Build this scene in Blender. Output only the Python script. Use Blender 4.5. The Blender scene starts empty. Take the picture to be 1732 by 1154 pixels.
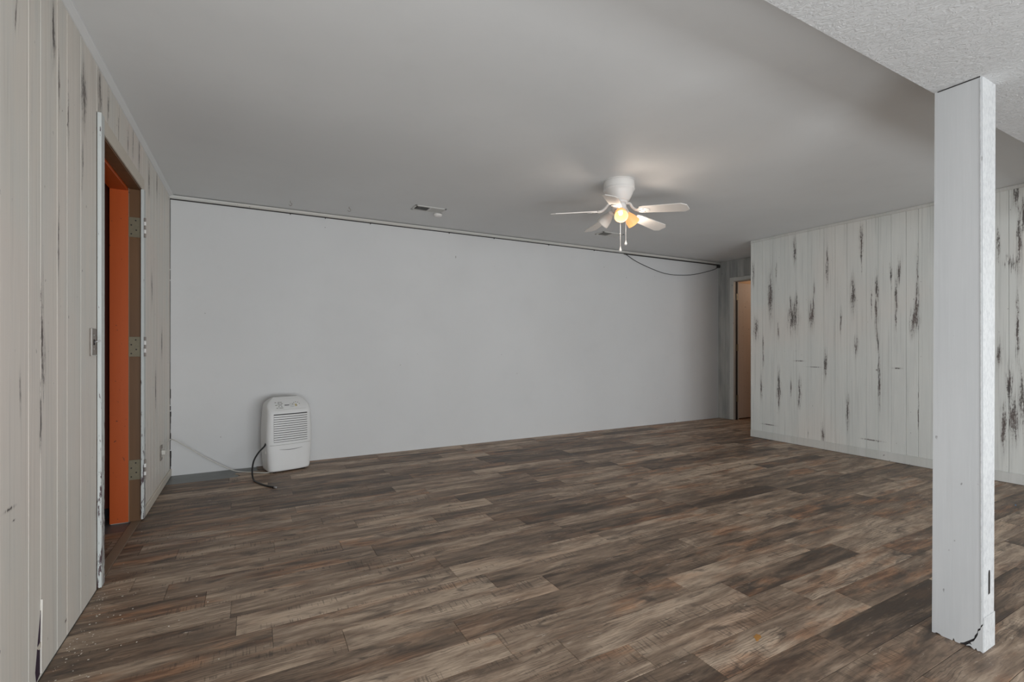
import bpy, bmesh, math, random
from mathutils import Vector, Matrix
random.seed(7)
sc = bpy.context.scene
# ---------------------------------------------------------------- camera, world, light, exposure
YAW = 0.4970                     # the camera looks this far to the right of the long left wall
CS, SN = math.cos(YAW), math.sin(YAW)
H = 2.389                        # main ceiling
HS = 2.065                       # lower textured ceiling
XL, YB, XR, XD, YP, YS = -0.617, 4.9615, 5.357, 6.306, 3.747, 0.837
YF = -5.0                        # wall behind the camera
cam_d = bpy.data.cameras.new('camera'); cam = bpy.data.objects.new('camera', cam_d)
sc.collection.objects.link(cam); sc.camera = cam
cam.location = (0, 0, 1.1); cam.rotation_euler = (math.pi/2, 0, -YAW)
cam_d.sensor_width = 36; cam_d.lens = 36*809.2/1732; cam_d.shift_y = 9.0/1732; cam_d.clip_start = .02
sc.view_settings.view_transform = 'Standard'; sc.view_settings.look = 'None'
sc.view_settings.exposure = 0.36; sc.view_settings.gamma = 1; sc.view_settings.use_curve_mapping = False
w = bpy.data.worlds.new('world'); sc.world = w; w.use_nodes = True
w.node_tree.nodes['Background'].inputs[0].default_value = (.75, .85, 1, 1)
w.node_tree.nodes['Background'].inputs[1].default_value = 1.0
sc.cycles.max_bounces = 10; sc.cycles.diffuse_bounces = 7
def area(name, loc, rot, sx, sy, watts, col=(1, 1, 1)):
    l = bpy.data.lights.new(name, 'AREA'); l.shape = 'RECTANGLE'; l.size = sx; l.size_y = sy
    l.energy = watts; l.color = col
    o = bpy.data.objects.new(name, l); o.location = loc; o.rotation_euler = rot; sc.collection.objects.link(o); return o
DAY = (.94, .975, 1)
# daylight through the windows behind the camera, plus an added one on the left
R_ = math.radians
area('window_area_light', (0.75, YF+.1, 1.25), (R_(90), 0, 0), 1.7, 1.2, 40, DAY)
area('window_area_light', (3.70, YF+.1, 1.25), (R_(90), 0, 0), 2.3, 1.2, 54, DAY)
area('window_area_light', (XL+.07, -1.9, 1.05), (R_(90), 0, R_(-90)), 2.6, 1.7, 24, DAY)  # unseen left window light, added to brighten the right wall and post
# two added low fill lights, unseen behind the camera, aimed up and forward
area('added_fill_light', (2.2, -2.6, .30), (R_(118), 0, 0), 3.0, .6, 60, DAY)
area('added_fill_light', (0.2, -.6, .30), (R_(135), 0, R_(-35)), 1.2, .5, 26, DAY)

# ---------------------------------------------------------------- node helper
class NT:
    def __init__(s, name):
        s.m = bpy.data.materials.new(name); s.m.use_nodes = True
        s.t = s.m.node_tree; s.b = s.t.nodes['Principled BSDF']; s.out = s.t.nodes['Material Output']
    def n(s, typ, **k):
        nd = s.t.nodes.new(typ)
        for a, v in k.items(): setattr(nd, a, v)
        return nd
    def put(s, sock, v):
        if isinstance(v, bpy.types.NodeSocket): s.t.links.new(v, sock)
        elif v is not None:
            if isinstance(v, (tuple, list)) and len(v) == 3 and sock.type == 'RGBA': v = (*v, 1)
            sock.default_value = v
    def math(s, op, a, b=None, c=None, clamp=False):
        nd = s.n('ShaderNodeMath', operation=op, use_clamp=clamp)
        for i, v in enumerate((a, b, c)): s.put(nd.inputs[i], v)
        return nd.outputs[0]
    def vec(s, op, a, b=None):
        nd = s.n('ShaderNodeVectorMath', operation=op)
        s.put(nd.inputs[0], a)
        if b is not None: s.put(nd.inputs[1], b)
        return nd.outputs['Value' if op in ('LENGTH', 'DOT_PRODUCT') else 'Vector']
    def obj(s): return s.n('ShaderNodeTexCoord').outputs['Object']
    def rnd(s): return s.n('ShaderNodeObjectInfo').outputs['Random']
    def scl(s, v, sc_): return s.vec('MULTIPLY', v, sc_)
    def noise(s, v, scale=1., detail=4, rough=.55, dist=0.):
        nd = s.n('ShaderNodeTexNoise'); s.put(nd.inputs['Vector'], v); nd.inputs['Scale'].default_value = scale
        nd.inputs['Detail'].default_value = detail; nd.inputs['Roughness'].default_value = rough; nd.inputs['Distortion'].default_value = dist
        return nd.outputs['Fac']
    def step(s, v, a, b, lo=0., hi=1.):
        nd = s.n('ShaderNodeMapRange', interpolation_type='SMOOTHSTEP')
        s.put(nd.inputs[0], v)
        for i, x in enumerate((a, b, lo, hi)): s.put(nd.inputs[i+1], x)
        return nd.outputs[0]
    def mix(s, f, a, b, mode='MIX'):
        nd = s.n('ShaderNodeMix', data_type='RGBA', blend_type=mode)
        s.put(nd.inputs[0], f); s.put(nd.inputs[6], a); s.put(nd.inputs[7], b)
        return nd.outputs[2]
    def bump(s, h, strength=.3, dist=.002):
        nd = s.n('ShaderNodeBump'); nd.inputs['Strength'].default_value = strength; nd.inputs['Distance'].default_value = dist
        s.put(nd.inputs['Height'], h); s.put(s.b.inputs['Normal'], nd.outputs[0])
    def done(s, col=None, rough=.6, metal=0., spec=None):
        s.put(s.b.inputs['Base Color'], col); s.put(s.b.inputs['Roughness'], rough); s.put(s.b.inputs['Metallic'], metal)
        if spec is not None: s.b.inputs['Specular IOR Level'].default_value = spec
        return s.m
def plain(name, col, rough=.55, metal=0., var=.06, scale=12, bump=0.):
    t = NT(name); p = t.obj(); n = t.noise(p, scale, 5)
    c = t.mix(n, tuple(v*(1-var) for v in col), tuple(min(1, v*(1+var)) for v in col))
    if bump: t.bump(t.noise(p, scale*8, 3), bump, .001)
    return t.done(c, rough, metal)

# ---------------------------------------------------------------- mesh helpers
def bm_obj(name, bm, mat, parent=None, smooth=False):
    bmesh.ops.recalc_face_normals(bm, faces=bm.faces[:])
    me = bpy.data.meshes.new(name); bm.to_mesh(me); bm.free()
    for m_ in (mat if isinstance(mat, (list, tuple)) else [mat]): me.materials.append(m_)
    if smooth:
        for p in me.polygons: p.use_smooth = True
    o = bpy.data.objects.new(name, me); sc.collection.objects.link(o)
    if parent: o.parent = parent
    return o
def box(bm, x0, x1, y0, y1, z0, z1, bev=0., M=None, mi=0):
    r = bmesh.ops.create_cube(bm, size=1)
    vs = r['verts']
    for v in vs: v.co = Vector(((x0+x1)/2+v.co.x*(x1-x0), (y0+y1)/2+v.co.y*(y1-y0), (z0+z1)/2+v.co.z*(z1-z0)))
    fs = list({f for v in vs for f in v.link_faces})
    for f in fs: f.material_index = mi
    if bev:
        es = list({e for v in vs for e in v.link_edges})
        q = bmesh.ops.bevel(bm, geom=es, offset=bev, segments=1, affect='EDGES', profile=.5)
        vs = list({v for f in q['faces'] for v in f.verts} | {v for v in vs if v.is_valid})
    if M is not None:
        for v in set(vs): v.co = M @ v.co
    return bm
def boxes(name, L, mat, parent=None, bev=0.):
    bm = bmesh.new()
    for b in L: box(bm, *b, bev=bev)
    return bm_obj(name, bm, mat, parent)
def lathe(bm, prof, n=32, M=None, close=False):
    rings = []
    for r, z in prof:
        if r < 1e-5: rings.append([bm.verts.new((0, 0, z))])
        else: rings.append([bm.verts.new((r*math.cos(2*math.pi*i/n), r*math.sin(2*math.pi*i/n), z)) for i in range(n)])
    for a, b in zip(rings, rings[1:]):
        for i in range(n):
            j = (i+1) % n
            if len(a) == 1 and len(b) == 1: continue
            if len(a) == 1: bm.faces.new((a[0], b[i], b[j]))
            elif len(b) == 1: bm.faces.new((a[i], a[j], b[0]))
            else: bm.faces.new((a[i], a[j], b[j], b[i]))
    if M is not None:
        for r in rings:
            for v in r: v.co = M @ v.co
    return bm
def catmull(P, k=8):
    P = [Vector(p) for p in P]; out = []
    Q = [P[0]*2-P[1]] + P + [P[-1]*2-P[-2]]
    for i in range(1, len(Q)-2):
        for s in range(k):
            t = s/k; a, b, c, d = Q[i-1:i+3]
            out.append(.5*((2*b)+(c-a)*t+(2*a-5*b+4*c-d)*t*t+(-a+3*b-3*c+d)*t**3))
    out.append(P[-1]); return out
def tube(bm, P, r, n=8, smooth=True, k=8):
    pts = catmull(P, k) if smooth else [Vector(p) for p in P]
    rings = []; up = Vector((.13, .21, 1)).normalized()
    for i, p in enumerate(pts):
        d = (pts[min(i+1, len(pts)-1)]-pts[max(i-1, 0)]).normalized()
        a = d.cross(up)
        if a.length < .05: a = d.cross(Vector((1, 0, 0)))
        a.normalize(); b = d.cross(a).normalized()
        rr = r(i/(len(pts)-1)) if callable(r) else r
        rings.append([bm.verts.new(p+rr*(a*math.cos(2*math.pi*j/n)+b*math.sin(2*math.pi*j/n))) for j in range(n)])
    for A, B in zip(rings, rings[1:]):
        for j in range(n): bm.faces.new((A[j], A[(j+1) % n], B[(j+1) % n], B[j]))
    bm.faces.new(rings[0][::-1]); bm.faces.new(rings[-1])
    return bm
def struct(o): o['kind'] = 'structure'; return o
def tag(o, label, cat, group=None):
    o['label'] = label; o['category'] = cat
    if group: o['group'] = group
    return o
def empty(name, loc=(0, 0, 0), rz=0.):
    o = bpy.data.objects.new(name, None); o.location = loc; o.rotation_euler = (0, 0, rz); o.empty_display_size = .1
    sc.collection.objects.link(o); return o
def prism(bm, pts, x0, x1, ax='x'):
    """extrude polygon pts (u,v) between x0 and x1 along ax"""
    def P(u, v, w): return {'x': (w, u, v), 'y': (u, w, v), 'z': (u, v, w)}[ax]
    A = [bm.verts.new(P(u, v, x0)) for u, v in pts]; B = [bm.verts.new(P(u, v, x1)) for u, v in pts]
    bm.faces.new(A); bm.faces.new(B[::-1]); n = len(pts)
    for i in range(n): bm.faces.new((A[i], B[i], B[(i+1) % n], A[(i+1) % n]))
    return bm
# ---------------------------------------------------------------- materials
def wear_paint(name, base, alt, warm, streaks, dark=(.05, .038, .034), streaky=.5, rough=.5):
    """painted panelling: brushed vertical tone, worn marks where the paint has rubbed through"""
    t = NT(name); p = t.obj()
    n1 = t.noise(t.scl(p, (1, 5, .8)), 1.6, 4); n2 = t.noise(t.scl(p, (1, 70, 1.2)), 1., 5, .6)
    n3 = t.noise(t.scl(p, (1, 200, 5)), 1., 3, .6)
    c = t.mix(t.step(n1, .35, .65), base, alt)
    c = t.mix(t.step(t.noise(p, .9, 2), .46, .66, 0, .7), c, warm)
    c = t.mix(t.math('MULTIPLY', t.step(n2, .50, .72), .32*streaky), c, tuple(v*.45 for v in base))
    c = t.mix(t.math('MULTIPLY', t.step(n3, .45, .8), .18), c, tuple(min(1, v*1.25) for v in base))
    spots = t.step(t.noise(t.scl(p, (1, 1, .6)), 42, 2, .5), .735, .77)
    c = t.mix(t.math('MULTIPLY', spots, .5), c, dark)
    if streaks:
        jz = t.math('MULTIPLY', t.math('SUBTRACT', t.noise(t.scl(p, (1, 170, 1.5)), 1., 3, .6), .5), .42)
        jy = t.math('MULTIPLY', t.math('SUBTRACT', t.noise(t.scl(p, (1, 30, 14)), 1., 3, .6), .5), .022)
        jj = t.n('ShaderNodeCombineXYZ'); t.put(jj.inputs[1], jy); t.put(jj.inputs[2], jz)
        pj = t.vec('ADD', p, jj.outputs[0]); d = None
        for (y, z, hy, hz) in streaks:
            q = t.vec('MULTIPLY', t.vec('SUBTRACT', pj if hz > .02 else p, (0, y, z)), (0, .62/max(hy, .004), .72/hz))
            l = t.vec('LENGTH', q)
            d = l if d is None else t.math('SMOOTH_MIN', d, l, .05)
        m = t.math('SUBTRACT', 1., d, clamp=True)
        f1 = t.noise(t.scl(p, (1, 230, 9)), 1., 4, .65); f2 = t.noise(t.scl(p, (1, 90, 55)), 1., 4, .7)
        f = t.math('ADD', t.math('MULTIPLY', f1, .6), t.math('MULTIPLY', f2, .55))
        v = t.math('ADD', m, t.math('MULTIPLY', t.math('SUBTRACT', f, .575), 3.0))
        k = t.math('MULTIPLY', t.step(v, .34, .78, 0, .88), t.step(m, .0, .12))
        c = t.mix(t.math('MULTIPLY', t.step(t.math('SUBTRACT', 1., t.math('MULTIPLY', d, .72), clamp=True), .0, .7, 0, .5), t.step(f1, .36, .62)), c, (.19, .17, .155))
        c = t.mix(k, c, t.mix(t.step(t.noise(p, 5, 1), .45, .6), dark, (.075, .05, .045)))
    t.bump(t.math('ADD', n3, n2), .12, .0012)
    return t.done(c, rough)
PA = [(3.212, 2.158, 0.015, 0.131), (3.72, 1.988, 0.014, 0.116), (3.499, 1.697, 0.026, 0.237), (3.23, 1.433, 0.05, 0.143), (3.194, 1.597, 0.012, 0.107), (3.26, 1.603, 0.01, 0.072), (2.868, 1.93, 0.013, 0.146), (2.868, 2.065, 0.007, 0.113), (3.026, 1.445, 0.024, 0.115), (2.999, 1.696, 0.006, 0.069), (2.542, 2.169, 0.015, 0.106), (2.54, 1.989, 0.007, 0.106), (2.619, 1.615, 0.02, 0.161), (2.408, 1.636, 0.013, 0.144), (2.413, 1.389, 0.011, 0.155), (2.401, 1.14, 0.011, 0.072), (2.225, 1.808, 0.01, 0.1), (2.246, 1.58, 0.01, 0.15), (2.289, 1.796, 0.008, 0.091), (2.085, 1.458, 0.013, 0.145), (2.106, 1.333, 0.031, 0.097), (2.085, 1.74, 0.003, 0.243), (2.733, 1.362, 0.008, 0.12), (2.59, 1.099, 0.016, 0.075), (3.681, 1.304, 0.025, 0.115), (3.405, 1.283, 0.009, 0.086), (3.592, 1.086, 0.008, 0.101), (2.453, 1.558, 0.005, 0.105), (2.251, 1.34, 0.005, 0.1), (3.428, 1.973, 0.006, 0.073), (3.01, 1.559, 0.006, 0.138)]
PB = [(2.884, 0.922, 0.016, 0.124), (3.396, 0.722, 0.013, 0.11), (3.396, 0.588, 0.023, 0.086), (3.616, 0.595, 0.01, 0.114), (3.256, 0.611, 0.007, 0.084), (3.158, 0.619, 0.015, 0.118), (3.164, 0.488, 0.014, 0.07), (2.668, 0.441, 0.014, 0.152), (2.911, 0.163, 0.015, 0.09), (2.39, 0.917, 0.009, 0.052), (2.388, 0.721, 0.01, 0.206), (2.076, 0.511, 0.003, 0.174), (3.396, 0.465, 0.009, 0.098), (3.588, 0.926, 0.008, 0.064), (3.519, 0.175, 0.065, 0.006), (2.453, 0.177, 0.072, 0.006), (2.251, 0.071, 0.076, 0.005), (3.158, 0.937, 0.046, 0.006), (2.238, 0.892, 0.029, 0.007), (2.999, 0.875, 0.066, 0.004), (2.161, 0.068, 0.004, 0.018), (3.066, 0.098, 0.005, 0.023), (2.394, 0.175, 0.008, 0.009), (2.408, 0.869, 0.007, 0.008)]
PC = [(1.437, 2.295, 0.016, 0.089), (1.542, 1.917, 0.01, 0.113), (1.421, 1.96, 0.012, 0.242), (1.429, 1.257, 0.009, 0.265), (1.477, 0.791, 0.016, 0.156), (1.509, 0.452, 0.015, 0.18), (1.406, 0.686, 0.013, 0.219), (1.453, 0.527, 0.026, 0.178), (1.461, 1.757, 0.04, 0.026), (1.538, 1.035, 0.013, 0.09), (1.398, 2.109, 0.009, 0.131)]
LA = [(1.951, 2.105, 0.013, 0.034), (2.254, 2.192, 0.016, 0.101), (2.6, 2.133, 0.033, 0.111), (2.837, 2.269, 0.031, 0.085), (2.311, 2.038, 0.006, 0.096), (2.41, 1.984, 0.006, 0.125), (2.987, 2.289, 0.011, 0.09), (3.19, 2.241, 0.013, 0.065), (3.402, 2.244, 0.015, 0.069), (3.707, 2.295, 0.019, 0.102), (3.534, 2.293, 0.013, 0.084), (4.028, 2.228, 0.019, 0.112), (3.815, 2.084, 0.026, 0.066), (2.583, 1.854, 0.009, 0.068), (4.33, 2.289, 0.017, 0.09)]
LB = [(2.151, 1.165, 0.011, 0.151), (2.16, 1.034, 0.016, 0.062), (2.305, 1.482, 0.006, 0.097), (2.139, 0.858, 0.007, 0.122), (4.546, 1.107, 0.024, 0.095), (4.279, 0.795, 0.021, 0.149), (4.134, 1.521, 0.019, 0.1), (3.802, 1.027, 0.026, 0.065), (3.77, 0.472, 0.051, 0.091), (1.98, 0.942, 0.005, 0.038), (3.105, 1.459, 0.009, 0.062), (3.834, 1.33, 0.027, 0.079)]
LC = [(2.804, 0.324, 0.023, 0.112), (2.811, 0.462, 0.016, 0.075), (2.804, 0.129, 0.023, 0.056), (2.798, 0.567, 0.016, 0.056), (2.794, 0.058, 0.02, 0.037), (1.91, 0.629, 0.027, 0.005), (1.934, 0.588, 0.009, 0.003), (2.381, 0.068, 0.009, 0.006)]

M = {}
M['left_wall'] = wear_paint('left_paint', (.70, .66, .60), (.66, .645, .60), (.70, .635, .58), LA+LB+LC, streaky=.75)
M['right_wall'] = wear_paint('right_paint', (.64, .655, .63), (.69, .70, .67), (.70, .665, .62), PA+PB+PC, streaky=.9)
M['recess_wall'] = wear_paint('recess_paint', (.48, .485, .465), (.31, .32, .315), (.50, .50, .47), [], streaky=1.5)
M['pale_trim'] = wear_paint('trim_paint', (.56, .57, .54), (.62, .62, .60), (.60, .58, .54), [], streaky=.5)

def drywall(name, col, bump=.06, scale=60, marks=True, strength=.2, dist=.002):
    t = NT(name); p = t.obj()
    n = t.noise(p, .7, 3); n2 = t.noise(p, 6, 5, .6)
    c = t.mix(t.step(n, .35, .65), col, tuple(v*.955 for v in col))
    c = t.mix(t.step(n2, .5, .75, 0, .10), c, tuple(v*.8 for v in col))
    if marks:
        s = t.step(t.noise(t.scl(p, (1, 1, .8)), 23, 1, .4), .80, .83)
        c = t.mix(t.math('MULTIPLY', s, .6), c, (.12, .11, .10))
    t.bump(t.noise(t.scl(p, (1, 1, 1)), scale, 5, .62), strength, dist)
    return t.done(c, .75, spec=.3)
M['back_wall'] = drywall('back_plaster', (.655, .662, .665))
M['ceiling'] = drywall('ceiling_paint', (.715, .73, .735), marks=False, scale=18, strength=.10)
def soffit_mat():
    t = NT('knockdown_texture'); p = t.obj()
    a = t.noise(t.scl(p, (1.2, .8, 1)), 42, 5, .68, 1.2); b = t.noise(p, 9, 3, .6, .6)
    c = t.mix(b, (.475, .48, .48), (.515, .52, .52))
    h = t.math('ADD', t.step(a, .42, .62), t.math('MULTIPLY', b, .4))
    t.bump(h, .42, .005)
    return t.done(c, .7)
M['soffit'] = soffit_mat()

def plank_mat():
    """weathered oak planks: every plank its own tone and grain"""
    t = NT('weathered_planks'); r = t.rnd(); p0 = t.obj()
    off = t.n('ShaderNodeCombineXYZ'); t.put(off.inputs[0], t.math('MULTIPLY', r, 37.)); t.put(off.inputs[1], t.math('MULTIPLY', r, 91.)); t.put(off.inputs[2], t.math('MULTIPLY', r, 13.))
    p = t.vec('ADD', p0, off.outputs[0])
    wob = t.noise(t.scl(p, (2.2, 6, 1)), 1., 3, .5)
    wv = t.n('ShaderNodeCombineXYZ'); t.put(wv.inputs[1], t.math('MULTIPLY', wob, .05))
    pw = t.vec('ADD', p, wv.outputs[0])
    big = t.noise(t.scl(p, (1.1, 5.5, 1)), 1.5, 5, .62, .6)
    mid = t.noise(t.scl(pw, (3.5, 26, 1)), 1., 6, .68, .4)
    fine = t.noise(t.scl(pw, (9, 210, 1)), 1., 4, .7)
    ring = t.n('ShaderNodeTexWave', wave_type='BANDS', bands_direction='Y'); t.put(ring.inputs['Vector'], t.scl(pw, (.28, 1, 1)))
    ring.inputs['Scale'].default_value = 26; ring.inputs['Distortion'].default_value = 9; ring.inputs['Detail'].default_value = 3; ring.inputs['Detail Scale'].default_value = 1.2
    r2 = t.math('FRACT', t.math('MULTIPLY', r, 7.31)); r3 = t.math('FRACT', t.math('MULTIPLY', r, 23.7))
    dark, base, light = (.074, .051, .037), (.25, .178, .126), (.60, .468, .352)
    tone = t.math('ADD', t.math('MULTIPLY', big, .75), t.math('MULTIPLY', t.math('SUBTRACT', r2, .5), .27))
    tone = t.math('ADD', tone, t.math('MULTIPLY', t.math('SUBTRACT', mid, .5), .70))
    c = t.mix(t.step(tone, .16, .40), dark, base)
    c = t.mix(t.step(tone, .34, .64), c, light)
    # reddish heartwood patches
    c = t.mix(t.math('MULTIPLY', t.step(t.noise(t.scl(p, (2, 8, 1)), 1.1, 4, .6), .48, .66), t.step(r3, .2, .8, .2, .85)), c, t.mix(t.step(mid, .35, .65), (.16, .070, .034), (.54, .295, .165)))
    # dark smoky stains
    c = t.mix(t.step(t.noise(t.scl(p, (2.6, 9, 1)), 1.7, 5, .62, .8), .54, .70, 0, .72), c, (.066, .050, .041))
    # grain
    c = t.mix(t.step(fine, .50, .72, 0, .62), c, (.045, .034, .027))
    c = t.mix(t.math('MULTIPLY', t.step(ring.outputs['Fac'], .0, .22, 1, 0), t.step(t.noise(t.scl(p, (1.5, 5, 1)), 1., 2), .46, .6, 0, .55)), c, (.045, .034, .027))
    # saw marks across the plank
    saw = t.noise(t.scl(p, (140, 9, 1)), 1., 2, .5); sm = t.step(t.noise(t.scl(p, (1.9, 10, 1)), 1.2, 2), .53, .62)
    c = t.mix(t.math('MULTIPLY', t.math('MULTIPLY', t.step(saw, .56, .62), sm), .5), c, (.05, .038, .030))
    # pale scraped flecks
    c = t.mix(t.math('MULTIPLY', t.step(t.noise(t.scl(pw, (11, 70, 1)), 1., 5, .75, .6), .62, .69), t.step(t.noise(t.scl(p, (2, 5, 1)), 1., 2), .48, .60, 0, .8)), c, (.66, .58, .49))
    c = t.mix(t.step(t.noise(p0, 1.3, 1), 0, 1, .0, .0), c, c)
    t.bump(t.math('ADD', t.math('MULTIPLY', fine, .5), mid), .22, .0012)
    return t.done(c, t.step(mid, .3, .7, .44, .58), spec=.42)
M['plank'] = plank_mat()
M['concrete'] = plain('grey_subfloor', (.155, .165, .160), .4, var=.35, scale=7, bump=.2)
M['dark'] = plain('dark_gap', (.02, .017, .018), .8)
M['purple_dark'] = plain('dark_purple_gap', (.030, .012, .030), .8)
def stained(name, a, b, sc_=(30, 30, 2.2), rough=.5):
    t = NT(name); p = t.obj(); n = t.noise(t.scl(p, sc_), 1., 5, .6); n2 = t.noise(p, 40, 2)
    c = t.mix(n, a, b); c = t.mix(t.step(n2, .70, .76, 0, .8), c, (.02, .012, .008)); t.bump(n, .2, .001)
    return t.done(c, rough)
M['brown'] = stained('brown_jamb', (.085, .038, .012), (.19, .092, .034))
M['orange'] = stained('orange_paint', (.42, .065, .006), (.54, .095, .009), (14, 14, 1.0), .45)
M['orange_shaded'] = stained('shaded_inner_orange', (.13, .018, .005), (.17, .026, .006), (3, 3, 1.0), .7)  # inner room's dimness put into the colour of its orange walls
M['cream'] = plain('cream_casing', (.60, .555, .48), .55, var=.08)
def chipped():
    t = NT('chipped_casing'); p = t.obj()
    n = t.noise(t.scl(p, (60, 60, 10)), 1., 5, .7); hz = t.n('ShaderNodeSeparateXYZ'); t.put(hz.inputs[0], p)
    low = t.step(hz.outputs[2], 1.3, .0, 0, .17)
    c = t.mix(t.noise(p, 3, 3), (.52, .56, .56), (.62, .64, .62))
    c = t.mix(t.step(t.math('ADD', n, low), .66, .70), c, (.085, .055, .062))
    t.bump(n, .3, .002); return t.done(c, .5)
M['chipped'] = chipped()
M['tan_sill'] = stained('wood_sill', (.22, .16, .11), (.30, .22, .155), (3, 3, 3), .5)
M['beige_door'] = stained('beige_door', (.50, .42, .355), (.58, .49, .42), (40, 40, 1.4), .6)
M['brass'] = plain('old_brass', (.19, .165, .11), .5, .35, var=.25, scale=40)
M['antique'] = stained('worn_plate', (.12, .10, .09), (.40, .36, .32), (90, 90, 50), .55)
M['steel'] = plain('steel', (.55, .55, .56), .3, .8)
M['white_metal'] = plain('white_enamel', (.80, .79, .77), .35, var=.02)
M['blade'] = plain('white_blade', (.74, .72, .69), .45, var=.04)
M['vent_white'] = plain('vent_white', (.62, .62, .60), .5)
M['plastic'] = plain('white_plastic', (.70, .705, .70), .42, var=.02)
M['plastic_side'] = plain('white_plastic_side', (.66, .665, .655), .45, var=.02)
M['print'] = plain('grey_print', (.17, .17, .14), .6, var=.3, scale=60)
M['print_dark'] = plain('dark_print', (.03, .03, .03), .6)
M['yellow'] = plain('yellow_mark', (.55, .46, .22), .5)
M['rubber'] = plain('black_rubber', (.012, .012, .013), .35)
M['cord_white'] = plain('white_cord', (.58, .57, .53), .5)
M['cable_black'] = plain('black_cable', (.025, .024, .023), .6)
M['post_side'] = wear_paint('post_paint', (.47, .48, .485), (.50, .508, .512), (.49, .495, .49), [], streaky=.22, rough=.5)
def post_front():
    t = NT('post_front_paint'); p = t.obj(); a = t.noise(t.scl(p, (1, 1, .6)), 90, 6, .7)
    c = t.mix(t.step(a, .35, .75), (.52, .53, .53), (.38, .39, .40)); c = t.mix(t.step(t.noise(p, 55, 3, .7), .68, .73, 0, .7), c, (.20, .21, .22))
    t.bump(a, .35, .002); return t.done(c, .36)
M['post_front'] = post_front()
def glass(name, lit):
    t = NT(name); nodes = t.t
    tr = t.n('ShaderNodeBsdfTranslucent'); tr.inputs[0].default_value = (.55, .36, .2, 1) if lit else (.85, .84, .82, 1)
    mx = t.n('ShaderNodeMixShader'); mx.inputs[0].default_value = .45
    t.done((.42, .29, .17) if lit else (.80, .79, .77), .35)
    t.put(mx.inputs[1], t.b.outputs[0]); t.put(mx.inputs[2], tr.outputs[0]); last = mx.outputs[0]
    if lit:
        em = t.n('ShaderNodeEmission'); p = t.obj()
        sep = t.n('ShaderNodeSeparateXYZ'); t.put(sep.inputs[0], p)
        em.inputs[0].default_value = (1, .56, .24, 1); em.inputs[1].default_value = .42
        ad = t.n('ShaderNodeAddShader'); t.put(ad.inputs[0], last); t.put(ad.inputs[1], em.outputs[0]); last = ad.outputs[0]
    nodes.links.new(last, t.out.inputs[0]); return t.m
M['glass_lit'] = glass('lit_amber_glass', True); M['glass_off'] = glass('frosted_glass', False)
def bulb_mat():
    t = NT('lit_bulb'); t.b.inputs['Emission Color'].default_value = (1, .80, .5, 1); t.b.inputs['Emission Strength'].default_value = 4
    return t.done((1, .9, .7), .3)
M['bulb'] = bulb_mat(); M['bulb_off'] = plain('unlit_bulb', (.7, .68, .64), .3)
M['outer'] = plain('outer_plaster', (.62, .62, .60), .8)
M['room_beige'] = plain('beige_wall', (.50, .36, .24), .8)

# ---------------------------------------------------------------- floor
BASE = -.0045
fl = struct(boxes('floor', [(-3.0, 8.6, YF-.1, 5.6, -.12, BASE)], M['concrete']))
PW, PL, G = .1495, .9144, .0006
def plank_bm(l, w_, ragged=0):
    bm = bmesh.new(); t_, c = -BASE-.0003, .0009
    if ragged:                                    # torn left end
        n = 7; L0 = [(random.uniform(-.02, .05) if i not in (0,) else 0, w_*i/(n-1)) for i in range(n)]
        pts = [(x, y) for x, y in L0][::-1] + [(l, 0), (l, w_)]
        pts = [(l, 0), (l, w_)] + [(x, y) for x, y in L0[::-1]]
        return prism(bm, pts, BASE+.0003, 0., 'z')
    lo = [bm.verts.new(v) for v in ((G, G, BASE+.0003), (l-G, G, BASE+.0003), (l-G, w_-G, BASE+.0003), (G, w_-G, BASE+.0003))]
    m1 = [bm.verts.new(v) for v in ((G, G, -c), (l-G, G, -c), (l-G, w_-G, -c), (G, w_-G, -c))]
    k = G+c
    up = [bm.verts.new(v) for v in ((k, k, 0), (l-k, k, 0), (l-k, w_-k, 0), (k, w_-k, 0))]
    for A, B in ((lo, m1), (m1, up)):
        for i in range(4): bm.faces.new((A[i], A[(i+1) % 4], B[(i+1) % 4], B[i]))
    bm.faces.new(up); return bm
full = None
joint = {-1: 2.30, 0: 2.133, 1: 1.005, 2: .816, 3: .706, 4: .306, 5: 2.81, 6: -.056, 7: .835, 8: -.18, 9: 1.49, 10: .43, 11: 1.02, 12: .564, 13: -.53, 14: .22, 15: 1.17}
def xmax(y): return XD+.1 if y > YP-.02 else XR+.02
for k in range(-5, 25):
    y = 1.2+PW*k; ym = y+PW/2; wd = PW if k < 24 else YB-y
    j = joint.get(k, random.uniform(0, PL)); x = j
    x0 = XL-.001; x1 = xmax(y)
    if k == 23: x0 = -.115
    if k == 24: x0 = .03
    while x > x0: x -= PL
    first = True
    while x < x1:
        a, b = max(x, x0), min(x+PL, x1)
        if b-a > .03:
            if abs(b-a-PL) < 1e-4 and k < 24:
                if full is None:
                    o = bm_obj('plank', plank_bm(PL, PW), M['plank'], fl); full = o.data
                else:
                    o = bpy.data.objects.new('plank', full); sc.collection.objects.link(o); o.parent = fl
            else:
                o = bm_obj('plank', plank_bm(b-a, wd, ragged=(k in (23, 24) and first)), M['plank'], fl)
            o.location = (a, y, 0); first = False
        x += PL
bm = bmesh.new()                                   # planks out of the frame, behind the camera, and beyond the right doorway
def many(bm, X0, X1, k0, k1, ylim=99):
    for k in range(k0, k1):
        y = 1.2+PW*k; x = X0-random.uniform(0, PL)
        while x < X1:
            a, b = max(x, X0), min(x+PL, X1)
            if b-a > .02:
                s = plank_bm(b-a, min(PW, ylim-y)); bmesh.ops.translate(s, verts=s.verts, vec=(a, y, 0))
                me = bpy.data.meshes.new('tmp'); s.to_mesh(me); s.free(); bm.from_mesh(me); bpy.data.meshes.remove(me)
            x += PL
many(bm, XL, XR, -41, -5)
many(bm, XD+.1, 8.4, 17, 25, 4.94)
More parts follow.
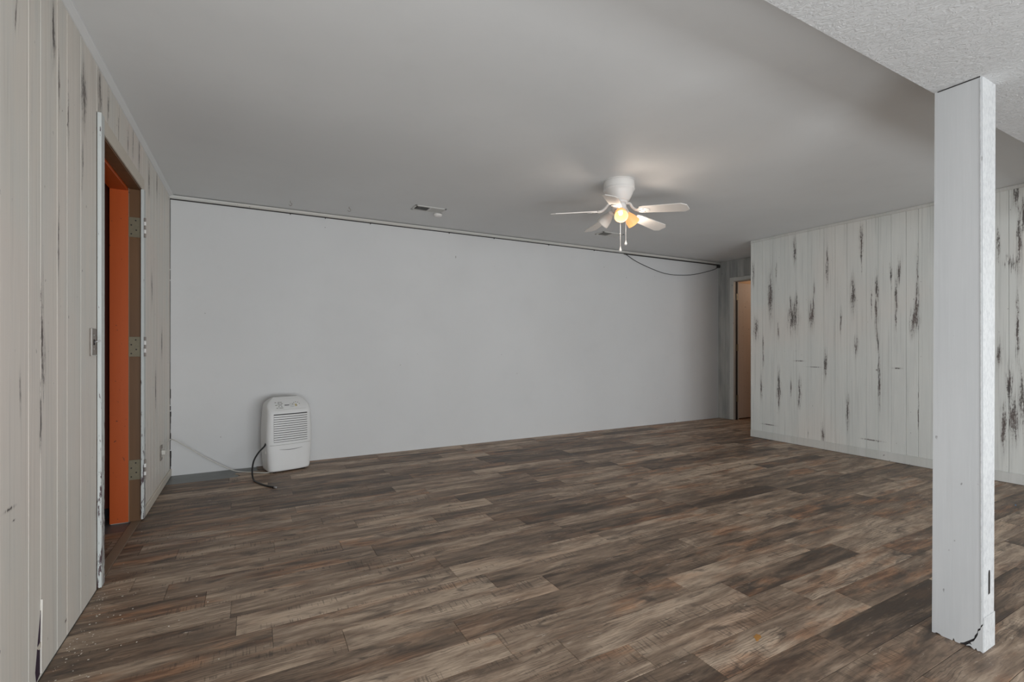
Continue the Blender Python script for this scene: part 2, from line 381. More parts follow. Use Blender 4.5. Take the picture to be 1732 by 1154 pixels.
o = bm_obj('far_planks', bm, M['plank'], fl); o['kind'] = 'stuff'
for k in range(10, 18):                            # planks seen through the left doorway
    y = 1.2+PW*k; xe = XL-.052; j = joint.get(k, .1)
    while j > xe: j -= PL
    if y+PW > 3.70: continue
    for a, b in ((j, xe), (j-PL, j)):
        o = bm_obj('plank', plank_bm(b-a, PW), M['plank'], fl); o.location = (a, y, 0)

# ---------------------------------------------------------------- walls
DY0, DY1, DZ = 2.822, 3.772, 2.085                 # left doorway
TL = .155
wl = struct(boxes('wall_left', [(XL-TL, XL-.008, -.6, DY0-.012, BASE, H), (XL-TL, XL-.008, YF-.1, -3.2, BASE, H), (XL-TL, XL-.008, -3.2, -.6, 1.94, H), (XL-TL, XL-.008, -3.2, -.6, BASE, .16), (XL-TL, XL-.008, DY1+.012, YB+.15, BASE, H),
                                (XL-TL, XL-.008, DY0-.012, DY1+.012, DZ+.012, H)], M['left_wall']))
def board(parent, mat, axis_x, side, y0, y1, z0, z1, th=.008, g=.0011, bev=.0014, name='panel_board'):
    bm = bmesh.new()
    xs = (axis_x-th, axis_x) if side > 0 else (axis_x, axis_x+th)
    box(bm, xs[0], xs[1], y0+g, y1-g, z0, z1, bev=bev)
    return bm_obj(name, bm, mat, parent)
gl = [1.846, 2.04, 2.137, 2.290, 2.396, 2.560, 2.785]
pat = [.1016, .1524, .0762, .127, .1016, .1778, .0889]
y = 1.846; extra = []
i = 0
while y > .9: y -= pat[i % 7]; i += 1; extra.append(y)
for a, b in zip(sorted(extra)+gl, (sorted(extra)+gl)[1:]):
    board(wl, M['left_wall'], XL, 1, a, b, .004, H-.002)
above = [2.785, 2.99, 3.19, 3.40, 3.55, 3.72, 3.81]
for a, b in zip(above, above[1:]): board(wl, M['left_wall'], XL, 1, a, b, DZ+.075, H-.002)
after = [3.81, 3.94, 4.03, 4.15, 4.28, 4.40, 4.50, 4.62, 4.72, 4.84, YB]
for a, b in zip(after, after[1:]): board(wl, M['left_wall'], XL, 1, a, b, .004, H-.002)
o = boxes('rear_panelling', [(XL-.008, XL, -.6, min(extra), 0, H), (XL-.008, XL, YF, -3.2, 0, H)], M['left_wall'], wl)
# sprung seam low on the near left wall
bm = bmesh.new(); prism(bm, [(2.137, .225), (2.112, .13), (2.092, .045), (2.100, .008), (2.137, .02)], XL-.002, XL+.0008)
bm_obj('open_seam', bm, M['purple_dark'], wl)
bm = bmesh.new(); prism(bm, [(2.139, .26), (2.136, .19), (2.131, .10), (2.130, .02), (2.134, .02), (2.140, .12)], XL-.001, XL+.005)
bm_obj('lifted_edge', bm, M['left_wall'], wl)
bm = bmesh.new(); prism(bm, [(2.100, .118), (2.137, .124), (2.137, .106), (2.118, .104)], XL, XL+.003)
bm_obj('splinter', bm, M['cream'], wl)

wb = struct(boxes('wall_back', [(XL-.02, XD+.02, YB, YB+.15, BASE, H)], M['back_wall']))
wr = struct(boxes('wall_right', [(XR+.008, XD+.12, -.85, YP, BASE, H), (XR+.008, XR+.15, YF-.1, -.85, BASE, H)], M['right_wall']))
gr = [YP, 3.60, 3.47, 3.33, 3.20, 3.07, 2.90, 2.79, 2.677, 2.50, 2.394, 2.29, 2.17, 2.075, 1.95, 1.83, 1.70, 1.60, 1.48, 1.385, 1.26, 1.16, 1.0, .9, .75, .6]
for b, a in zip(gr, gr[1:]): board(wr, M['right_wall'], XR, -1, a, b, .004, H-.002)
boxes('rear_panelling', [(XR, XR+.008, -.85, .6, 0, H)], M['right_wall'], wr)
boxes('corner_bead', [(XR-.003, XR+.01, YP-.012, YP+.003, 0, H)], M['pale_trim'], wr, .001)
wf = struct(boxes('wall_front', [(XL-TL, XR+.15, YF-.15, YF, BASE, .62), (XL-TL, XR+.15, YF-.15, YF, 1.98, H), (XL-TL, -.15, YF-.15, YF, .62, 1.98), (1.65, 2.5, YF-.15, YF, .62, 1.98), (4.9, XR+.15, YF-.15, YF, .62, 1.98)], M['outer']))
def window(name, a, b, z0, z1, fixed, along='x'):
    L = []
    def B(u0, u1, v0, v1, d=.03):
        L.append((u0, u1, fixed-.10, fixed-.10+d, v0, v1) if along == 'x' else (fixed+.07, fixed+.07+d, u0, u1, v0, v1))
    B(a, a+.05, z0, z1); B(b-.05, b, z0, z1); B(a, b, z0, z0+.05); B(a, b, z1-.05, z1); B((a+b)/2-.025, (a+b)/2+.025, z0, z1)
    return struct(boxes(name, L, M['white_metal']))
window('window_1', -.15, 1.65, .62, 1.98, YF); window('window_2', 2.5, 4.9, .62, 1.98, YF); window('window_3_added', -3.2, -.6, .16, 1.94, XL-.2, 'y')  # the third window is unseen, added for its fill light

# ceiling, lower textured ceiling
ce = struct(boxes('ceiling', [(XL-TL, XD+.12, YS-.3, YB+.15, H, H+.12)], M['ceiling']))
so = struct(boxes('ceiling', [(XL-.008, XR+.008, YF-.1, YS, HS, H+.12)], M['soffit']))
# trims
def cove(name, pts, x0, x1, ax, mat):
    return struct(bm_obj(name, prism(bmesh.new(), pts, x0, x1, ax), mat))
cove('trim_1', [(XL, H), (XL+.026, H), (XL+.026, H-.005), (XL+.005, H-.018), (XL, H-.018)], YS, YB-.001, 'y', M['ceiling'])
bm = bmesh.new(); pts = []
for i in range(7):
    a = math.pi/2*i/6; pts.append((YB-.028+.028*(1-math.cos(a))*.9, H-.006-.026*math.sin(a)))
t2 = cove('trim_2', [(YB, H-.006)]+pts, XL, XD, 'x', M['pale_trim']); bm.free()
o = boxes('gap_line', [(XL, XD, YB-.010, YB-.0005, H-.006, H-.0005), (XL, XD, YB-.004, YB-.0005, H-.040, H-.030)], M['dark'], t2)  # dark lines above and below the trim
for x in (.31, .62, 1.05, 1.9, 2.45, 3.2, 3.9):
    boxes('nail', [(x, x+.006, YB-.012, YB-.001, H-.048, H-.034)], M['dark'], t2)
struct(boxes('trim_3', [(XR-.012, XR, YS, YP, H-.030, H-.001)], M['pale_trim'], bev=.003))
# corner seams
bb = struct(boxes('baseboard_right', [(XR-.012, XR, .6, YP+.002, .0015, .083)], M['pale_trim'], bev=.003))
boxes('top_lip', [(XR-.006, XR, .6, YP, .083, .088)], M['pale_trim'], bb, .001)
bbl = struct(boxes('baseboard_left', [(XL, XL+.012, DY1+.06, YB, .0015, .058)], M['cream'], bev=.003))
# dark ragged seam where the left wall meets the back wall
bm = bmesh.new(); z = .02
while z < 2.3:
    h_ = random.uniform(.01, .08) if z < .75 else random.uniform(.05, .3)
    box(bm, XL-.001, XL+random.uniform(.003, .010 if z < .75 else .004), YB-.003, YB-.0005, z, z+h_); z += h_+random.choice((0, 0, 0, .01))
struct(bm_obj('trim_4', bm, M['dark']))

# ---------------------------------------------------------------- left doorway
d1 = struct(empty('door_1', (XL, (DY0+DY1)/2, 0)))
def P1(name, L, mat, parent=d1, bev=.0015):
    o = boxes(name, [(a-XL, b-XL, c-d1.location.y, d-d1.location.y, e, f) for a, b, c, d, e, f in L], mat, parent, bev); return o
P1('jamb', [(XL-.062, XL-.0005, DY1, DY1+.012, 0, DZ+.012)], M['brown'])
P1('jamb', [(XL-.062, XL-.0005, DY0-.012, DY0, 0, DZ+.012)], M['brown'])
P1('head_jamb', [(XL-.062, XL-.0005, DY0, DY1, DZ, DZ+.012)], M['brown'])
P1('orange_jamb', [(XL-TL-.001, XL-.064, DY1-.010, DY1+.012, .004, DZ)], M['orange'])
P1('orange_jamb', [(XL-TL-.001, XL-.064, DY0-.012, DY0+.010, .004, DZ)], M['orange'])
P1('orange_head', [(XL-TL-.001, XL-.064, DY0+.01, DY1-.01, DZ-.014, DZ+.012)], M['orange'])
P1('stop_strip', [(XL-.065, XL-.061, DY1-.002, DY1, 0, DZ)], M['tan_sill'], bev=0)
P1('casing', [(XL, XL+.016, DY0-.032, DY0+.022, .006, DZ+.075)], [M['chipped']], bev=.002)
P1('casing', [(XL, XL+.016, DY1-.020, DY1+.034, .012, DZ+.004)], [M['chipped']], bev=.002)
P1('head_casing', [(XL, XL+.010, DY0+.022, DY1+.034, DZ+.006, DZ+.078)], [M['cream']], bev=.002)
P1('sill', [(XL-.050, XL-.002, DY0, DY1, BASE, .003)], M['tan_sill'], bev=.001)
hinge_proto = None
def make_hinge(z, hh=.125):
    r = empty('hinge'); r.parent = d1; r.location = (0, DY1-d1.location.y, z)
    boxes('leaf_plate', [(-.066, -.004, -.0035, -.0005, 0, hh)], M['brass'], r, .0008)
    for s in range(5):
        b = lathe(bmesh.new(), [(0, s*hh/5+.001), (.0062, s*hh/5+.001), (.0062, (s+1)*hh/5-.001), (0, (s+1)*hh/5-.001)], 10)
        bmesh.ops.translate(b, verts=b.verts, vec=(.021, -.020 if s % 2 else -.017, 0))
        bm_obj('knuckle', b, M['white_metal'] if s % 2 else M['antique'], r)
    for (u, v) in ((-.05, .02), (-.025, .045), (-.05, .075), (-.028, .105)):
        b = lathe(bmesh.new(), [(0, .0016), (.004, .0014), (.0045, 0)], 8, Matrix.Translation((u, -.0035, v)) @ Matrix.Rotation(math.pi/2, 4, 'X'))
        bm_obj('screw', b, M['dark'], r)
    return r
for z in (1.785, 1.035, .262): make_hinge(z)
# inner room behind the doorway
struct(boxes('wall_inner', [(-2.9, XL-TL, DY1+.15, DY1+.25, BASE, 2.5), (-2.9, -2.8, 1.9, DY1+.25, BASE, 2.5), (-2.9, XL-TL, 1.8, 1.9, BASE, 2.5)], M['orange_shaded']))
struct(boxes('ceiling_inner', [(-2.9, XL-TL, 1.8, 4.03, 2.4, 2.5)], M['orange_shaded']))
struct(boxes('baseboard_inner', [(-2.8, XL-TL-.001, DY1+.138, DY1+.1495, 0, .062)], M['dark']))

# ---------------------------------------------------------------- recess wall and its open door
RY0, RY1, RZ = 3.80, 4.695, 2.066
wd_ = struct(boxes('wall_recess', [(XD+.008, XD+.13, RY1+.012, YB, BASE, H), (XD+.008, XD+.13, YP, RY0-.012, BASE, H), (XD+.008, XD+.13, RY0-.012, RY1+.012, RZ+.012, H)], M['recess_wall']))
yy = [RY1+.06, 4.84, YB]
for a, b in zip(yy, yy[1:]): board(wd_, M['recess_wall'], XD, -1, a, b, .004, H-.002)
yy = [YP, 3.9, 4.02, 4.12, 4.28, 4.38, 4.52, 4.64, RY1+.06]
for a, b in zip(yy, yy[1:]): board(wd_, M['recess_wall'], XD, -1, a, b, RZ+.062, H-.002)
d2 = struct(empty('door_2', (XD, RY1, 0)))
def P2(name, L, mat, parent=d2, bev=.0015):
    return boxes(name, [(a-XD, b-XD, c-RY1, d-RY1, e, f) for a, b, c, d, e, f in L], mat, parent, bev)
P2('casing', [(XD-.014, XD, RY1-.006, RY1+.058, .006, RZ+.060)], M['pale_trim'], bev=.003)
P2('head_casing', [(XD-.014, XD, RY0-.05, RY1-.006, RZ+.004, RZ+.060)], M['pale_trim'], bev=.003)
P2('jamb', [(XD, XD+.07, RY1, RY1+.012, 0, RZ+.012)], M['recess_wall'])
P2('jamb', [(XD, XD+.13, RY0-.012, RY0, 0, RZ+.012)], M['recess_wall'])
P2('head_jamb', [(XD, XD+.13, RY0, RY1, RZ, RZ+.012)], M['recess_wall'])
P2('gap_shade', [(XD+.045, XD+.09, RY1-.002, RY1+.010, 0, RZ)], M['dark'])  # dark strip gives the gap beside the leaf its shade by colour
P2('door_leaf', [(XD+.092, XD+.89, RY1+.012, RY1+.047, .014, RZ-.012)], M['beige_door'], bev=.002)
for z in (1.84, 1.08, .32):
    hg = P2('hinge', [(XD+.062, XD+.10, RY1-.003, RY1+.003, z-.05, z+.05)], M['brass'], bev=.001)
    b = lathe(bmesh.new(), [(0, z-.052), (.007, z-.052), (.007, z+.052), (0, z+.052)], 10)
    bmesh.ops.translate(b, verts=b.verts, vec=(.098, .004, 0)); bm_obj('knuckle', b, M['brass'], hg)
struct(boxes('wall_hall', [(XD+.13, 8.5, YB, YB+.12, BASE, H+.1), (8.4, 8.5, 3.6, YB+.1, BASE, H+.1), (XD+.13, 8.5, YP-.15, YP, BASE, H+.1)], M['room_beige']))
struct(boxes('ceiling_hall', [(XD+.12, 8.5, YP-.15, YB+.12, H, H+.1)], M['room_beige']))
pl = bpy.data.lights.new('hall_lamp', 'POINT'); pl.energy = 9; pl.color = (1, .82, .66); pl.shadow_soft_size = .08
po = bpy.data.objects.new('hall_lamp', pl); po.location = (7.6, 4.2, 2.1); sc.collection.objects.link(po)

# ---------------------------------------------------------------- post
pz = HS
def post_pt(u, v, z):                              # u across (0..1 in x), v depth (0..1 in y)
    k = z/pz
    xa = 2.301+(2.284-2.301)*k; xb = 2.402+(2.411-2.402)*k; ya = .702+(.700-.702)*k; yb = .849+(.834-.849)*k
    return Vector((xa+(xb-xa)*u, ya+(yb-ya)*v, z))
post = empty('support_post', (2.35, .775, 0))
tag(post, 'tall white-painted timber post with a cracked base, standing between floor and textured ceiling', 'post')
crack = [(0., .108), (.045, .094), (.05, .086), (.10, .079), (.105, .066), (.16, .050), (.17, .040), (.27, .024), (.36, .010), (.43, .004)]
lo_edge = [(.43, .004), (.44, .0), (.53, .0), (.56, .011), (.585, .0), (.80, .0), (.84, .004), (.90, .005), (.95, .0), (1, .0)]
outline = [(1, pz), (0, pz)] + crack + lo_edge[1:]
bm = bmesh.new()
A = [bm.verts.new(post_pt(0, v, z)-post.location) for v, z in outline]
B = [bm.verts.new(post_pt(1, v, z)-post.location) for v, z in outline]
n = len(outline); bm.faces.new(A); bm.faces.new(B[::-1])
for i in range(n):
    f = bm.faces.new((A[i], B[i], B[(i+1) % n], A[(i+1) % n]))
    if i == 1: f.material_index = 1
es = [e for e in bm.edges if e.verts[0] in (A[1], A[2], B[1], B[2]) and e.verts[1] in (A[1], A[2], B[1], B[2]) and abs(e.verts[0].co.z-e.verts[1].co.z) > 1]
bmesh.ops.bevel(bm, geom=es, offset=.004, segments=2, affect='EDGES')
body = bm_obj('timber', bm, [M['post_side'], M['post_front']], post)
chunk = [(0, .1), (.04, .088), (.045, .080), (.088, .072), (.095, .058), (.13, .044), (.17, .030), (.235, .020), (.20, .014), (.26, .013), (.32, .003), (.24, .008), (.16, .000), (.13, .008), (.10, .000), (.05, .003), (0, 0)]
bm = bmesh.new()
A = [bm.verts.new(post_pt(-.01, v, z)-post.location) for v, z in chunk]; B = [bm.verts.new(post_pt(1, v, z)-post.location) for v, z in chunk]
n = len(chunk); bm.faces.new(A); bm.faces.new(B[::-1])
for i in range(n):
    f = bm.faces.new((A[i], B[i], B[(i+1) % n], A[(i+1) % n]))
    if i == n-1: f.material_index = 1
bm_obj('broken_foot', bm, [M['post_side'], M['post_front']], post)
bm = bmesh.new()                                    # dark core seen through the crack
for v in box(bm, .04, .96, .01, .5, .0005, .12).verts: v.co = post_pt(v.co.x, v.co.y, v.co.z)-post.location
bm_obj('crack_core', bm, M['dark'], post)
bm = bmesh.new()                                    # the narrow face is unbroken over the crack
for v in box(bm, .035, 1.0, -.010, .012, .001, .125).verts: v.co = post_pt(v.co.x, v.co.y, v.co.z)-post.location
bm_obj('face_skin', bm, M['post_front'], post)
# slot cut in the narrow face
bm = bmesh.new(); c_ = post_pt(.52, 0, .243)-post.location
pts = [(-.0075, -.043), (.0055, -.041), (.0065, .034), (.004, .042), (0, .044), (-.004, .042), (-.007, .034)]
prism(bm, [(c_.x+u, c_.z+v) for u, v in pts], c_.y-.0012, c_.y+.02, 'y')
bm_obj('slot', bm, M['rubber'], post)
bm = bmesh.new()                                    # dark strip along the top
for v in box(bm, -.02, -.001, .03, .93, pz-.0035, pz-.0005).verts: v.co = post_pt(v.co.x, v.co.y, v.co.z)-post.location
bm_obj('top_gap', bm, M['dark'], post)
bm = bmesh.new()
for v in box(bm, -.012, .02, .02, .045, .10, pz-.01).verts: v.co = post_pt(v.co.x, v.co.y, v.co.z)-post.location
bm_obj('edge_bead', bm, M['post_front'], post)

# ---------------------------------------------------------------- ceiling fan
FAN = Vector((2.517, 2.887, H))
fan = empty('ceiling_fan', FAN); tag(fan, 'white five-blade ceiling fan with a three-shade light kit, two amber shades lit', 'ceiling fan')
fwd = Vector((SN, CS, 0)); rgt = Vector((CS, -SN, 0)); UP = Vector((0, 0, 1))
bm_obj('motor_housing', lathe(bmesh.new(), [(0, -.001), (.112, -.001), (.118, -.012), (.119, -.050), (.116, -.058), (.121, -.064), (.121, -.072), (.114, -.078), (.108, -.092), (.094, -.125), (.078, -.150), (.070, -.160), (0, -.160)], 48), M['white_metal'], fan, True)
bm_obj('ceiling_ring', lathe(bmesh.new(), [(0, -.0005), (.120, -.0005), (.120, -.004), (.116, -.006)], 48), M['white_metal'], fan, False)
bm_obj('flywheel', lathe(bmesh.new(), [(0, -.160), (.066, -.160), (.068, -.170), (.055, -.176), (0, -.176)], 32), M['white_metal'], fan, True)
bm_obj('switch_housing', lathe(bmesh.new(), [(0, -.176), (.050, -.176), (.056, -.190), (.056, -.222), (.044, -.240), (.030, -.252), (.012, -.256), (0, -.256)], 32), M['white_metal'], fan, True)
def blade_mesh():
    bm = bmesh.new()                                # along +x, tilted about x
    L0, L1 = .175, .535; prof = []
    N = 10
    top = []
    for i in range(N+1):
        t = i/N; x = L0+(L1-L0)*t
        hw = .046+.014*t
        if t < .06: hw *= .82
        if t > .93: hw *= (1-((t-.93)/.07)**2*.45)
        top.append((x, hw))
    pts = [(x, hw) for x, hw in top] + [(x, -hw) for x, hw in top[::-1]]
    prism(bm, pts, -.003, .003, 'z')
    return bm
def iron_mesh():
    bm = bmesh.new()
    tube(bm, [(.045, 0, .058), (.078, 0, .054), (.106, 0, .022), (.135, 0, .002), (.165, 0, -.004)], lambda t: .009+.003*t, 8)
    prism(bm, [(.145, -.012), (.165, -.028), (.20, -.034), (.225, -.026), (.245, -.010), (.25, 0), (.245, .010), (.225, .026), (.20, .034), (.165, .028), (.145, .012)], -.0085, -.0035, 'z')
    return bm
zb = -.228; lean = Matrix.Rotation(.04, 4, (fwd.x, fwd.y, 0))
tilt = math.radians(-13)
bme = None
for k in range(5):
    al = math.radians(-19+72*k); d = (-math.cos(al)*fwd+math.sin(al)*rgt).normalized()
    ang = math.atan2(d.y, d.x)
    if bme is None:
        b = bm_obj('blade', blade_mesh(), M['blade'], fan); ir = bm_obj('blade_iron', iron_mesh(), M['white_metal'], fan)
        for p in ir.data.polygons: p.use_smooth = len(p.vertices) == 4
        bme = (b, ir)
        scw = [bm_obj('screw', lathe(bmesh.new(), [(0, -.0115), (.004, -.0105), (.005, -.0085)], 8, Matrix.Translation((u, v, 0))), M['brass'], ir) for (u, v) in ((.175, 0), (.205, .02), (.205, -.02))]
    else:
        b, ir = bme[0].copy(), bme[1].copy(); s2 = [q.copy() for q in scw]
        for q in [b, ir]+s2: sc.collection.objects.link(q)
        for q in s2: q.parent = ir
    R = Matrix.Translation((0, 0, zb)) @ lean @ Matrix.Rotation(ang, 4, 'Z') @ Matrix.Rotation(.09, 4, 'Y') @ Matrix.Rotation(tilt, 4, 'X')
    b.matrix_local = R; ir.matrix_local = R
# light kit: three arms, shades and bulbs
def shade_prof():
    o_ = [(.021, 0), (.024, .012), (.032, .030), (.042, .055), (.048, .080), (.051, .105), (.0515, .112)]
    i_ = [(r-.0025, z) for r, z in o_[::-1]]
    return o_ + i_
lights = [(-6, True), (114, True), (-126, False)]
for al, lit in lights:
    a = math.radians(al); d = (-math.cos(a)*fwd+math.sin(a)*rgt).normalized(); e = math.radians(42)
    ax = (math.cos(e)*d-math.sin(e)*UP).normalized()
    base = d*.062+Vector((0, 0, -.238))
    R = Matrix.Translation(base) @ ax.to_track_quat('Z', 'Y').to_matrix().to_4x4()
    arm = bm_obj('light_arm', tube(bmesh.new(), [d*.035+Vector((0, 0, -.205)), d*.055+Vector((0, 0, -.216)), base-ax*.005], .011, 10), M['white_metal'], fan, True)
    bm_obj('socket', lathe(bmesh.new(), [(0, -.018), (.018, -.018), (.0235, -.004), (.0245, .010), (.022, .012), (0, .012)], 20, R), M['white_metal'], arm, True)
    sh = bm_obj('glass_shade', lathe(bmesh.new(), shade_prof(), 36, R), M['glass_lit'] if lit else M['glass_off'], fan, True)
    sh['label'] = 'lit amber glass shade' if lit else 'unlit white frosted glass shade'
    bm_obj('bulb', lathe(bmesh.new(), [(.010, .010), (.011, .030), (.014, .048), (.0165, .058), (.014, .070), (.008, .076), (0, .078)], 20, R), M['bulb'] if lit else M['bulb_off'], sh, True)
    if lit:
        l = bpy.data.lights.new('fan_bulb', 'POINT'); l.energy = 1.7; l.color = (1, .84, .70); l.shadow_soft_size = .03
        lo = bpy.data.objects.new('fan_bulb_light', l); sc.collection.objects.link(lo); lo.parent = fan; lo.location = base+ax*.150
for (u, v, zt, ze) in ((-.001, -.052, -.235, -.520), (.050, -.012, -.225, -.462)):
    o0 = rgt*u+fwd*v
    ch = bm_obj('pull_chain', tube(bmesh.new(), [o0+Vector((0, 0, zt)), o0+Vector((0, 0, (zt+ze)/2)), o0+Vector((0, 0, ze))], .0013, 6), M['white_metal'], fan)
    bm_obj('pendant', lathe(bmesh.new(), [(0, .002), (.002, 0), (.004, -.010), (.009, -.022), (.0105, -.030), (.008, -.037), (.003, -.040), (0, -.040)], 16, Matrix.Translation(o0+Vector((0, 0, ze)))), M['white_metal'], ch, True)

# ---------------------------------------------------------------- ceiling registers, alarm, hooks
def register(loc, label):
    r = empty('ceiling_vent', loc); tag(r, label, 'vent', None)
    W, D, fr = .30, .15, .02
    boxes('backing', [(-W/2+.01, W/2-.01, -D/2+.01, D/2-.01, -.002, -.0005)], M['dark'], r)
    boxes('frame', [(-W/2, W/2, -D/2, -D/2+fr, -.008, 0), (-W/2, W/2, D/2-fr, D/2, -.008, 0), (-W/2, -W/2+fr, -D/2, D/2, -.008, 0), (W/2-fr, W/2, -D/2, D/2, -.008, 0)], M['vent_white'], r, .002)
    boxes('divider', [(-.005, .005, -D/2+fr, D/2-fr, -.009, -.001)], M['vent_white'], r)
    for side in (-1, 1):
        x = .012
        while x < W/2-fr-.006:
            bm = bmesh.new(); box(bm, -.0005, .0005, -D/2+fr, D/2-fr, -.006, .006)
            R = Matrix.Translation((side*x, 0, -.0075)) @ Matrix.Rotation(side*math.radians(-52), 4, 'Y')
            for v in bm.verts: v.co = R @ v.co
            bm_obj('slat', bm, M['vent_white'], r); x += .0105
    return r
register((1.452, 4.31, H), 'white two-way ceiling vent with a dark left half, left of the fan')
register((3.60, 4.29, H), 'white ceiling vent just behind and below the ceiling fan')
al = tag(bm_obj('smoke_alarm', lathe(bmesh.new(), [(0, 0), (.040, 0), (.042, -.010), (.036, -.022), (.018, -.027), (0, -.028)], 28), M['white_metal'], None, True), 'small round white ceiling alarm at the right end of the vent', 'smoke alarm')
al.location = (1.585, 4.435, H)
def hook(x, y, label, r=.014):
    pts = [(0, 0, 0), (0, 0, -.016)] + [(r*math.sin(t), 0, -.016-r+r*math.cos(t)) for t in [math.pi*.35*i for i in range(1, 5)]]
    o = bm_obj('ceiling_hook', tube(bmesh.new(), pts, .0022, 6, k=4), M['antique'], None, True); o.location = (x, y, H); o.rotation_euler.z = -YAW
    tag(o, label, 'hook')
hook(.785, 4.60, 'small screw hook in the ceiling, nearer the vent')
hook(.295, 4.66, 'small screw hook in the ceiling, nearer the left wall')

# ---------------------------------------------------------------- dehumidifier
TH = math.radians(14)
dh = empty('dehumidifier', (.268, 4.738, 0), TH)
tag(dh, 'white plastic dehumidifier with a louvred front standing by the back wall', 'dehumidifier')
Wd, Dd, Z0, Z1 = .188, .114, .016, .648
def hwz(z): t = (z-Z0)/(Z1-Z0); return Wd*(.93+.095*math.sin(math.pi*min(1, t*1.05)) - (.0 if t < .86 else .40*((t-.86)/.14)**2.6))
def yfz(z):                                         # front depth
    t = (z-Z0)/(Z1-Z0)
    return Dd*(.965+.05*math.sin(math.pi*min(1, t*1.1))) - (0 if z < .525 else .128*((z-.525)/(Z1-.525))**1.35)
def ybz(z): t = (z-Z0)/(Z1-Z0); return Dd*(.96+.04*math.sin(math.pi*t)) - (0 if t < .93 else .04*((t-.93)/.07)**2)
NE = 6.5
def front(x, z, off=0.):
    q = min(.999, abs(x)/hwz(z)); return -(yfz(z)+off)*(1-q**NE)**(1/NE)*(1+.0)-.010*(1-q*q)
bm = bmesh.new(); rings = []; NS = 64
zs = [Z0, Z0+.006] + [Z0+.02+i*.028 for i in range(20)] + [.585, .600, .612, .622, .631, .638, .643, .646, Z1]
zs = sorted(set(round(z, 4) for z in zs if z <= Z1))
for i, z in enumerate(zs):
    sh = .965 if i == 0 else (.985 if i == 1 else 1)
    ring = []
    hw_ = hwz(z)*sh
    for j in range(NS):
        side = -1 if j < NS//2 else 1; u = (j % (NS//2)+.5)/(NS//2)*2-1
        a = math.copysign(1-(1-abs(u))**1.35, u)*math.pi/2; q = abs(math.sin(a)); x = hw_*math.sin(a)*(-side)
        sup = (1-min(q, .99999)**NE)**(1/NE)
        y = ybz(z)*sh*sup if side > 0 else -yfz(z)*sh*sup-.010*(1-q*q)
        ring.append(bm.verts.new((x, y, z)))
    rings.append(ring)
for A, B in zip(rings, rings[1:]):
    for j in range(NS): bm.faces.new((A[j], A[(j+1) % NS], B[(j+1) % NS], B[j]))
bm.faces.new(rings[0][::-1]); bm.faces.new(rings[-1])
bm_obj('housing', bm, M['plastic'], dh, True)
def strip(name, x0, x1, zf0, zf1, o0, o1, mat, parent=dh, n=16, smooth=False):
    """a strip that follows the curved front; zf0/zf1 give its lower/upper edge, o0/o1 its depth range"""
    bm = bmesh.new(); R = []
    for i in range(n+1):
        x = x0+(x1-x0)*i/n; u = i/n
        za, zb_ = (zf0(u) if callable(zf0) else zf0), (zf1(u) if callable(zf1) else zf1)
        R.append([bm.verts.new((x, front(x, zz)-oo, zz)) for zz, oo in ((za, o0), (za, o1), (zb_, o1), (zb_, o0))])
    for A, B in zip(R, R[1:]):
        for j in range(4): bm.faces.new((A[j], A[(j+1) % 4], B[(j+1) % 4], B[j]))
    bm.faces.new(R[0]); bm.faces.new(R[-1][::-1])
    return bm_obj(name, bm, mat, parent, smooth)
gx = .140
gp = strip('grille', -gx, gx, .270, .512, -.001, .0022, M['print_dark'], n=40)
for i in range(12):
    z = .2745+.0195*i
    strip('louvre', -gx+.001, gx-.001, z, z+.0142, .0015, .0060, M['plastic'], gp, 30)
for s in (-1, 1): strip('grille_edge', s*gx, s*(gx+.004), .268, .514, 0, .004, M['plastic'], gp, 2)
strip('seam', -.168, .168, .2435, .2458, -.001, .0006, M['print'], n=32)
bk = strip('water_bucket', -.150, .150, .030, .236, -.001, .0016, M['plastic'], n=28)
strip('pull_groove', -.095, .095, lambda u: .205-.010*math.sin(math.pi*u), lambda u: .2062-.010*math.sin(math.pi*u)+.0028*math.sin(math.pi*u), .0008, .0022, M['print_dark'], bk)
def sd(z): return z
cp = strip('control_panel', -.130, .135, .545, .632, -.001, .0008, M['plastic_side'], n=24)
random.seed(5)
for r_ in range(5):                                  # small unreadable print, left
    for c_ in range(3):
        x = -.112+c_*.021+random.uniform(-.003, .003); z = .560+r_*.011
        if random.random() < .85: strip('print', x, x+random.uniform(.010, .018), z, z+.0042, .0006, .0013, M['print'], cp, 2)
strip('print', -.040, .000, .579, .5845, .0006, .0014, M['print_dark'], cp, 4)
for i in range(3): strip('print', .004, .036, .566+i*.012, .5675+i*.012, .0006, .0013, M['print'], cp, 3)
dl = strip('dial', .046, .074, .566, .590, .0006, .005, M['white_metal'], cp, 6)
strip('dial_mark', .046, .058, .568, .588, .005, .0056, M['yellow'], cp, 2); strip('dial_mark', .059, .064, .570, .586, .005, .0056, M['print'], cp, 2)
for a in (20, 55, 90, 125, 160):
    x = .060+.030*math.cos(math.radians(a)); z = .578+.024*math.sin(math.radians(a))
    strip('print', x-.004, x+.004, z-.002, z+.002, .0006, .0013, M['print'], cp, 2)
boxes('top_groove', [(-.09, .10, .028, .032, Z1-.0016, Z1+.0006)], M['print'], dh); boxes('top_groove', [(-.09, .10, .046, .050, Z1-.0016, Z1+.0006)], M['print'], dh)
boxes('side_handle', [(-Wd*1.01-.0005, -Wd*.98, -.062, -.054, .175, .245)], M['white_metal'], dh, .0015)
for (x, y) in ((-.12, -.07), (.12, -.07), (-.12, .08), (.12, .08)):
    b = lathe(bmesh.new(), [(0, -.012), (.017, -.012), (.017, .012), (0, .012)], 18, Matrix.Translation((x, y, .017)) @ Matrix.Rotation(math.pi/2, 4, 'Y'))
    bm_obj('caster', b, M['rubber'], dh)
